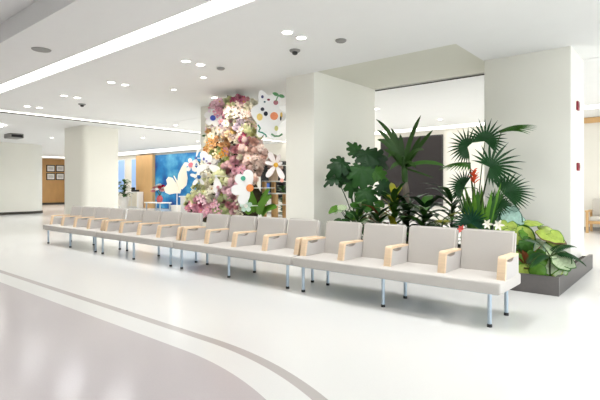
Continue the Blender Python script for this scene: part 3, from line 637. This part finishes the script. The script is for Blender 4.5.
cutout_daisy(213, 118, 6.7, .2, [(10, 1), (82, 1), (154, 1), (226, 1), (298, 1)], 'small white paper flower with a blue centre on the upper left of the display', M['white'], pm((96, 110, 190)), .3, [(.5, .2, .14, (190, 130, 200), (1, 1))], .8)
cutout_daisy(246, 206, 6.5, .13, [(20, 1), (92, 1), (164, 1), (236, 1), (308, 1)], 'small mint paper flower at the foot of the display', pm((206, 232, 214)), pm((244, 240, 220)), .3, (), .8)
cutout_daisy(191, 165, 6.65, .16, [(40, 1.1), (100, 1), (170, 1), (240, 1), (310, 1.2)], 'white paper flower with a pink centre in front of the mural', M['white'], pm((226, 120, 136)), .36, (), .6)
cutout_daisy(196, 158, 6.65, .3, [(75, 1.0), (255, 1.0), (290, .7)], 'slender white paper petals rising before the mural', M['white'], pm((110, 130, 190)), .1, (), .2)
# big spotted plate
p = at(268, 116, 6.66); t = thing('paper_flower', p, 'big white paper flower with coloured spots at the top right of the display', 'paper flower')
nrm = (CAMD(p) + Vector((.1, -.1, 0))).normalized(); u = Vector((0, 0, 1)).cross(nrm).normalized(); w = nrm.cross(u)
K = 10.0 / 466
def pl(x, y): return p + u * (x - 268) * K * 1.02 + w * (116 - y) * K * 1.02
out = []
for k in range(60):
    a = 2 * PI * k / 60; rr = 1 + .17 * math.cos(a * 6 + .6) + .03 * math.cos(9 * a); out.append(pl(268 + 13.5 * rr * math.cos(a), 115 - 20 * rr * math.sin(a)))
MB().prism(out, nrm * .015).build('petal_plate', M['white'], t)
for (x, y, r, c3, sq) in [(273.5, 116, 3.6, (240, 130, 50), (1, 1)), (260.5, 117, 2.7, (234, 196, 60), (1, 1.2)), (263, 110, 1.7, (70, 70, 80), (1, 1)), (266, 114, 1.9, (56, 58, 70), (1, 1.1)), (275, 104, 2.2, (160, 40, 64), (1, 1)), (263, 99, 1.2, (60, 60, 120), (1, 1.2)), (268.5, 101.5, 1.2, (150, 60, 80), (1.2, .8)), (265, 103.5, .9, (60, 100, 110), (1, 1)), (280, 115, 1.6, (230, 190, 80), (.7, 1.6)), (275.5, 127, 1.8, (226, 222, 150), (1, 1.3)), (279.5, 118, .9, (60, 60, 60), (.8, 2.4))]:
    m = MB(); disc(m, pl(x, y) + nrm * .015, r * K, nrm, .006, 0, sq); m.build('spot', pm(c3), t)
TEAL = pm((50, 150, 120)); GR2 = pm((70, 150, 80))
m = MB(); m.tube([pl(*q) + nrm * .02 for q in [(259, 124), (261, 127), (259.5, 130), (263, 131), (266, 133), (266.5, 135)]], .014, 6); m.build('squiggle', TEAL, t)
m = MB(); m.tube([pl(*q) + nrm * .02 for q in [(275, 103), (276.5, 99), (279, 97)]], .01, 6)
for q in ((277, 97, .9), (282, 99, -.7)): blade(m, pl(277.5, 97.5) + nrm * .02, u * (q[0] - 279.5) + w * q[2], nrm, .13, .07, 0, .1, 5)
m.build('painted_leaf', GR2, t)
m = MB(); m.tube([pl(*q) + nrm * .02 for q in [(271, 132), (274, 134), (278, 134), (281, 132)]], .018, 6); m.build('squiggle', GR2, t)
MB().tube([p, p + Vector((-.35, .64, -.1))], .012, 8).build('support_rod', M['white'], t)
# butterfly on a stand
p = at(177, 182, 6.75); b = p.copy(); b.z = 0
t = thing('paper_butterfly', b, 'large cream paper butterfly on a thin stand before the blue mural', 'butterfly decoration')
nrm = CAMD(p); u = Vector((0, 0, 1)).cross(nrm).normalized(); w = nrm.cross(u); kk = p.length / 466 * 1.0
def bf(x, y): return p + u * (x - 177) * kk + w * (182 - y) * kk
for nm, pl_ in (('upper_wing', [(177, 184), (178, 175), (181, 168), (184, 163), (186, 165), (186, 172), (187, 178), (186, 185), (182, 189), (178, 188)]), ('lower_wing', [(177, 184), (173, 178), (169, 177), (167, 180), (168, 184), (165, 188), (166, 192), (170, 194), (175, 193), (180, 193), (181, 189)])):
    off = .02 if nm == 'lower_wing' else 0
    MB().prism([bf(*q) + nrm * off for q in pl_], nrm * .012).build(nm, M['cream'], t)
MB().tube([bf(180, 192) + nrm * .03, bf(177, 182) + nrm * .04, bf(174, 176) + nrm * .03], [.012, .022, .012], 8).build('body', M['cream'], t)
f0 = bf(177, 190) - nrm * .012
MB().tube([Vector((f0.x, f0.y, .02)), f0], .012, 8).lathe((f0.x, f0.y, 0), [(.16, 0), (.16, .012), (.02, .025)], 24).build('stand', M['white'], t)
# ------------------------------------------------------------------ shelf and things behind the display
sx0, sx1 = -7.3, at(282, 200, 7.6).x
SY = 7.6
zt, z2, z3 = at(262, 182, SY).z, at(270, 194, SY).z, at(270, 205, SY).z
t = thing('display_shelf', ((sx0 + sx1) / 2, SY, 0), 'pale wooden shelf stand between flower display and middle pillar', 'shelf')
for x in (sx0 + .03, sx1 - .05):
    for y in (SY - .15, SY + .15): MB().box((x - .045, y - .03, 0), (x + .045, y + .03, zt if x < sx0 + .1 else z2 + .02)).build('post', M['tanwood'], t)
for z, xe in ((zt, sx0 + .38), (z2, sx1), (z3, sx1), (.2, sx1)): MB().box((sx0, SY - .2, z), (xe, SY + .2, z + .025), .004).build('shelf_board', M['white'], t)
pb = Vector((sx0 + .18, SY - .02, zt + .025)); t = thing('flower_pot', pb, 'beige pot of dusty pink flowers on the wooden shelf stand', 'flower pot')
MB().lathe(pb, [(.1, 0), (.13, .26), (.115, .26), (.11, .22)], 20).build('pot', M['beigepot'], t)
for k in range(12):
    o = D.objects.new('hydrangea', cache.get(('hydrangea', DUST)) or hydr_mesh(DUST, 1)); COL.objects.link(o); o.parent = t; a = k * 2.4; o.location = (.022 * k ** .8 * math.cos(a), .022 * k ** .8 * math.sin(a), .5 - .018 * k); o.scale = (1.2,) * 3
m = MB()
for k in range(8): m.tube([pb + Vector((0, 0, .18)), pb + Vector((.05 * math.cos(k), .05 * math.sin(k), .45))], .005, 5)
m.build('stem', G['stem'], t)
c0 = at(283, 200, 10.4); c0.z = 0
t = thing('potted_shrub', c0, 'green potted shrub behind the shelf stand, half hidden by the middle pillar', 'plant')
MB().lathe(c0, [(.16, 0), (.22, .45), (.19, .45), (.18, .4)], 20).build('pot', M['pot'], t)
m = MB()
for k in range(60):
    a = k * 2.4; zz = .45 + .9 * random.random(); o = Vector((math.cos(a), math.sin(a), 0)); blade(m, c0 + Vector((0, 0, zz)), o + Vector((0, 0, .6)), Vector((0, 0, 1)), .35, .12, .7, .2, 6)
m.tube([c0 + Vector((0, 0, .4)), c0 + Vector((0, 0, 1.35))], .02, 6); m.build('foliage', G['mid'], t)
xa, xb = at(261, 180, 16.5).x, at(285, 180, 16.5).x
t = thing('wall_screen', ((xa + xb) / 2, 16.6, .6), 'black screen on the back wall seen right of the flower display', 'screen')
MB().box((xa, 16.48, .75), (xb, 16.58, 2.55), .01).build('frame', M['screenf'], t); MB().box((xa + .05, 16.47, .8), (xb - .05, 16.48, 2.5)).build('display', mat('black_glass', (30, 30, 34), .2), t)
MB().box((xa + .3, 16.462, .85), (xa + .62, 16.47, 1.5)).build('lit_notice', mat('blue_notice', (70, 110, 190), .4), t)
# ------------------------------------------------------------------ far lobby
def bx(px, Y=16.6): return at(px, 180, Y).x
mm = mat('blue_mural', (40, 120, 190), .5); nt = mm.node_tree; bs = nt.nodes['Principled BSDF']
tc = nt.nodes.new('ShaderNodeTexCoord'); nz = nt.nodes.new('ShaderNodeTexNoise'); nz.inputs['Scale'].default_value = .9; nz.inputs['Detail'].default_value = 5
cr = nt.nodes.new('ShaderNodeValToRGB'); e = cr.color_ramp.elements; e[0].position = .32; e[0].color = (*lin((20, 66, 150)), 1); e[1].position = .72; e[1].color = (*lin((120, 206, 232)), 1)
x_ = e.new(.52); x_.color = (*lin((24, 132, 196)), 1)
nt.links.new(tc.outputs['Object'], nz.inputs[0]); nt.links.new(nz.outputs['Fac'], cr.inputs[0]); nt.links.new(cr.outputs[0], bs.inputs['Base Color'])
t = tag(MB().box((bx(156.5), 16.5, .02), (bx(204), 16.59, 3.3), .01).build('wall_mural', mm, smooth=False), 'blue ocean mural panel on the back wall left of the flowers', 'mural')
tag(MB().box((bx(140), 16.3, 0), (bx(156.5), 16.59, CZ - .1), .01).build('wood_panel', M['tanwood'], smooth=False), 'tall tan wooden panel left of the blue mural', 'panel')
for k, (x0, x1) in enumerate(((118.5, 126), (132.5, 140))):
    m = MB().box((bx(x0), 16.52, .9), (bx(x1), 16.6, 3.2), .01); o = m.build('window_%d' % (k + 1), M['white']); o['kind'] = 'structure'
    f = MB().box((bx(x0) + .06, 16.505, .96), (bx(x1) - .06, 16.53, 3.14)).build('pane', M['daypane'], smooth=False); f.parent = o
X0, X1 = bx(128.5, 16), bx(140, 16)
t = thing('low_cabinet', ((X0 + X1) / 2, 16, 0), 'low white cabinet under the far windows', 'cabinet')
MB().box((X0, 15.8, 0), (X1, 16.25, 1.02), .02).build('body', M['white'], t)
for k in range(2): MB().box((X0 + .06 + k * (X1 - X0) / 2, 15.78, .1), (X0 + (k + 1) * (X1 - X0) / 2 - .03, 15.8, .95), .005).build('door', M['cream'], t)
t = thing('telephone', (X1 - .5, 16, 1.02), 'dark desk phone on the low white cabinet', 'telephone')
MB().box((X1 - .8, 15.85, 1.02), (X1 - .3, 16.15, 1.14), .03).build('base', M['black'], t); MB().box((X1 - .85, 15.88, 1.13), (X1 - .7, 16.1, 1.3), .04).build('handset', M['black'], t)
def potted(px, Y, label, ht, r, foliage, n=44, name='potted_plant', ph=.55):
    b = at(px, 207, Y); b.z = 0; t = thing(name, b, label, 'plant')
    MB().lathe(b, [(r * .7, 0), (r, ph), (r * .88, ph), (r * .85, ph - .05)], 24).build('pot', M['pot'], t)
    m = MB(); rn = random.Random(int(px))
    for k in range(n):
        a = k * 2.4; zz = ph + (ht - ph) * (k / n); o = Vector((math.cos(a), math.sin(a), 0)); blade(m, b + Vector((0, 0, zz)) + o * .05, o + Vector((0, 0, rn.uniform(.1, 1))), Vector((0, 0, 1)), rn.uniform(.35, .6), .2, .8, .2, 6)
    m.build('foliage', foliage, t)
    MB().tube([b + Vector((0, 0, ph - .06)), b + Vector((0, 0, ht))], .025, 8).build('stem', G['trunk'], t)
potted(124.2, 15.1, 'green potted plant in a white pot beside the second pillar', 1.75, .3, G['mid'], ph=.72)
tb = at(158, 205, 13.5); tb.z = 0
t = thing('side_table', tb, 'white side table in front of the blue mural', 'table')
MB().box(tb + Vector((-.7, -.35, .5)), tb + Vector((.7, .35, .55)), .01).build('table_top', M['white'], t)
for sx in (-.6, .6):
    for sy in (-.28, .28): MB().box(tb + Vector((sx - .03, sy - .03, 0)), tb + Vector((sx + .03, sy + .03, .5))).build('leg', M['steel'], t)
v = tb + Vector((.15, 0, .55)); t = thing('flower_vase', v, 'vase of red and white flowers on the white side table', 'vase')
MB().lathe(v, [(.12, 0), (.16, .2), (.1, .3), (.12, .34)], 18).build('vase', pm((190, 60, 70)), t)
for k in range(16):
    cc = (196, 56, 70) if k % 2 else WHT
    if ('rose', cc) not in cache: cache[('rose', cc)] = rose_mesh(cc, k)
    o = D.objects.new('rose', cache[('rose', cc)]); COL.objects.link(o); o.parent = t; a = k * 2.4; o.location = (.09 * math.sqrt(k) * math.cos(a), .09 * math.sqrt(k) * math.sin(a), .8 - .02 * k); o.scale = (1.8,) * 3
m = MB()
for k in range(9): m.tube([v + Vector((0, 0, .3)), v + Vector((.2 * math.cos(k * .7), .2 * math.sin(k * .7), .72))], .01, 5)
m.build('stem', G['stem'], t)
w0 = at(176, 206, 13.8); w0.z = 0; tag(MB().lathe(w0, [(.2, 0), (.26, .42), (.24, .42), (.2, .05)], 24).build('bucket', M['pot'], base=w0), 'pale bucket on the floor beside the side table', 'bucket')
w0 = at(187, 206, 14.6); w0.z = 0
t = thing('display_stand', w0, 'white display plinth in front of the mural, left of the flowers', 'plinth')
MB().box(w0 + Vector((-.3, -.2, 0)), w0 + Vector((.3, .2, .8)), .02).build('plinth_body', M['white'], t); MB().box(w0 + Vector((-.36, -.26, .8)), w0 + Vector((.36, .26, .86)), .015).build('plinth_top', M['white'], t)
# framed notices on the wooden wall
for (px, py, s) in ((50.5, 168.5, 'upper left'), (59.8, 168.5, 'upper right'), (50.5, 176.6, 'lower left'), (59.8, 176.6, 'lower right')):
    u_ = (px - 300) / FPX; r = FW + RT * u_; tt = -37 / r.x; yy = r.y * tt; zz = H + (HY - py) / FPX * tt
    t = thing('framed_notice', (-37, yy, zz), s + ' of four dark framed white notices on the wooden wall', 'framed notice')
    MB().box((-36.99, yy - .31, zz - .26), (-36.94, yy + .31, zz + .26), .01).build('frame', M['screenf'], t)
    MB().box((-36.945, yy - .25, zz - .2), (-36.93, yy + .25, zz + .2)).build('sheet', M['white'], t)
    for q in range(2): MB().box((-36.932, yy - .18, zz + .03 - q * .09), (-36.926, yy + .18, zz + .07 - q * .09)).build('grey_line', M['greydev'], t)
# armchair far right
ax, ay = -1.65, 15.95
t = thing('armchair', (ax, ay, 0), 'wooden armchair with beige cushions at the far right wall', 'armchair')
for sx in (-.62, .62):
    for sy in (-.36, .36): MB().box((ax + sx - .035, ay + sy - .035, 0), (ax + sx + .035, ay + sy + .035, .6 if sy < 0 else .62), .006).build('leg', M['tanwood'], t)
    MB().box((ax + sx - .05, ay - .42, .6), (ax + sx + .05, ay + .4, .645), .01).build('arm', M['tanwood'], t)
MB().box((ax - .6, ay - .36, .26), (ax + .6, ay + .36, .34), .006).build('seat_rail', M['tanwood'], t)
MB().box((ax - .57, ay - .36, .34), (ax + .57, ay + .3, .47), .04).build('seat_cushion', M['linen'], t)
MB().box((ax - .57, ay + .14, .45), (ax + .57, ay + .36, .98), .05).build('back_cushion', M['linen'], t)
# ------------------------------------------------------------------ daylight and exposure
w = D.worlds.new('world'); SC.world = w; w.use_nodes = True
bg = w.node_tree.nodes['Background']; bg.inputs[0].default_value = (.86, .93, 1, 1); bg.inputs[1].default_value = 3.2
vs_ = SC.view_settings; vs_.view_transform = 'Standard'; vs_.look = 'None'; vs_.gamma = 1; vs_.use_curve_mapping = False; vs_.exposure = 0.18
for o in D.objects:
    if '_w' in o: del o['_w']
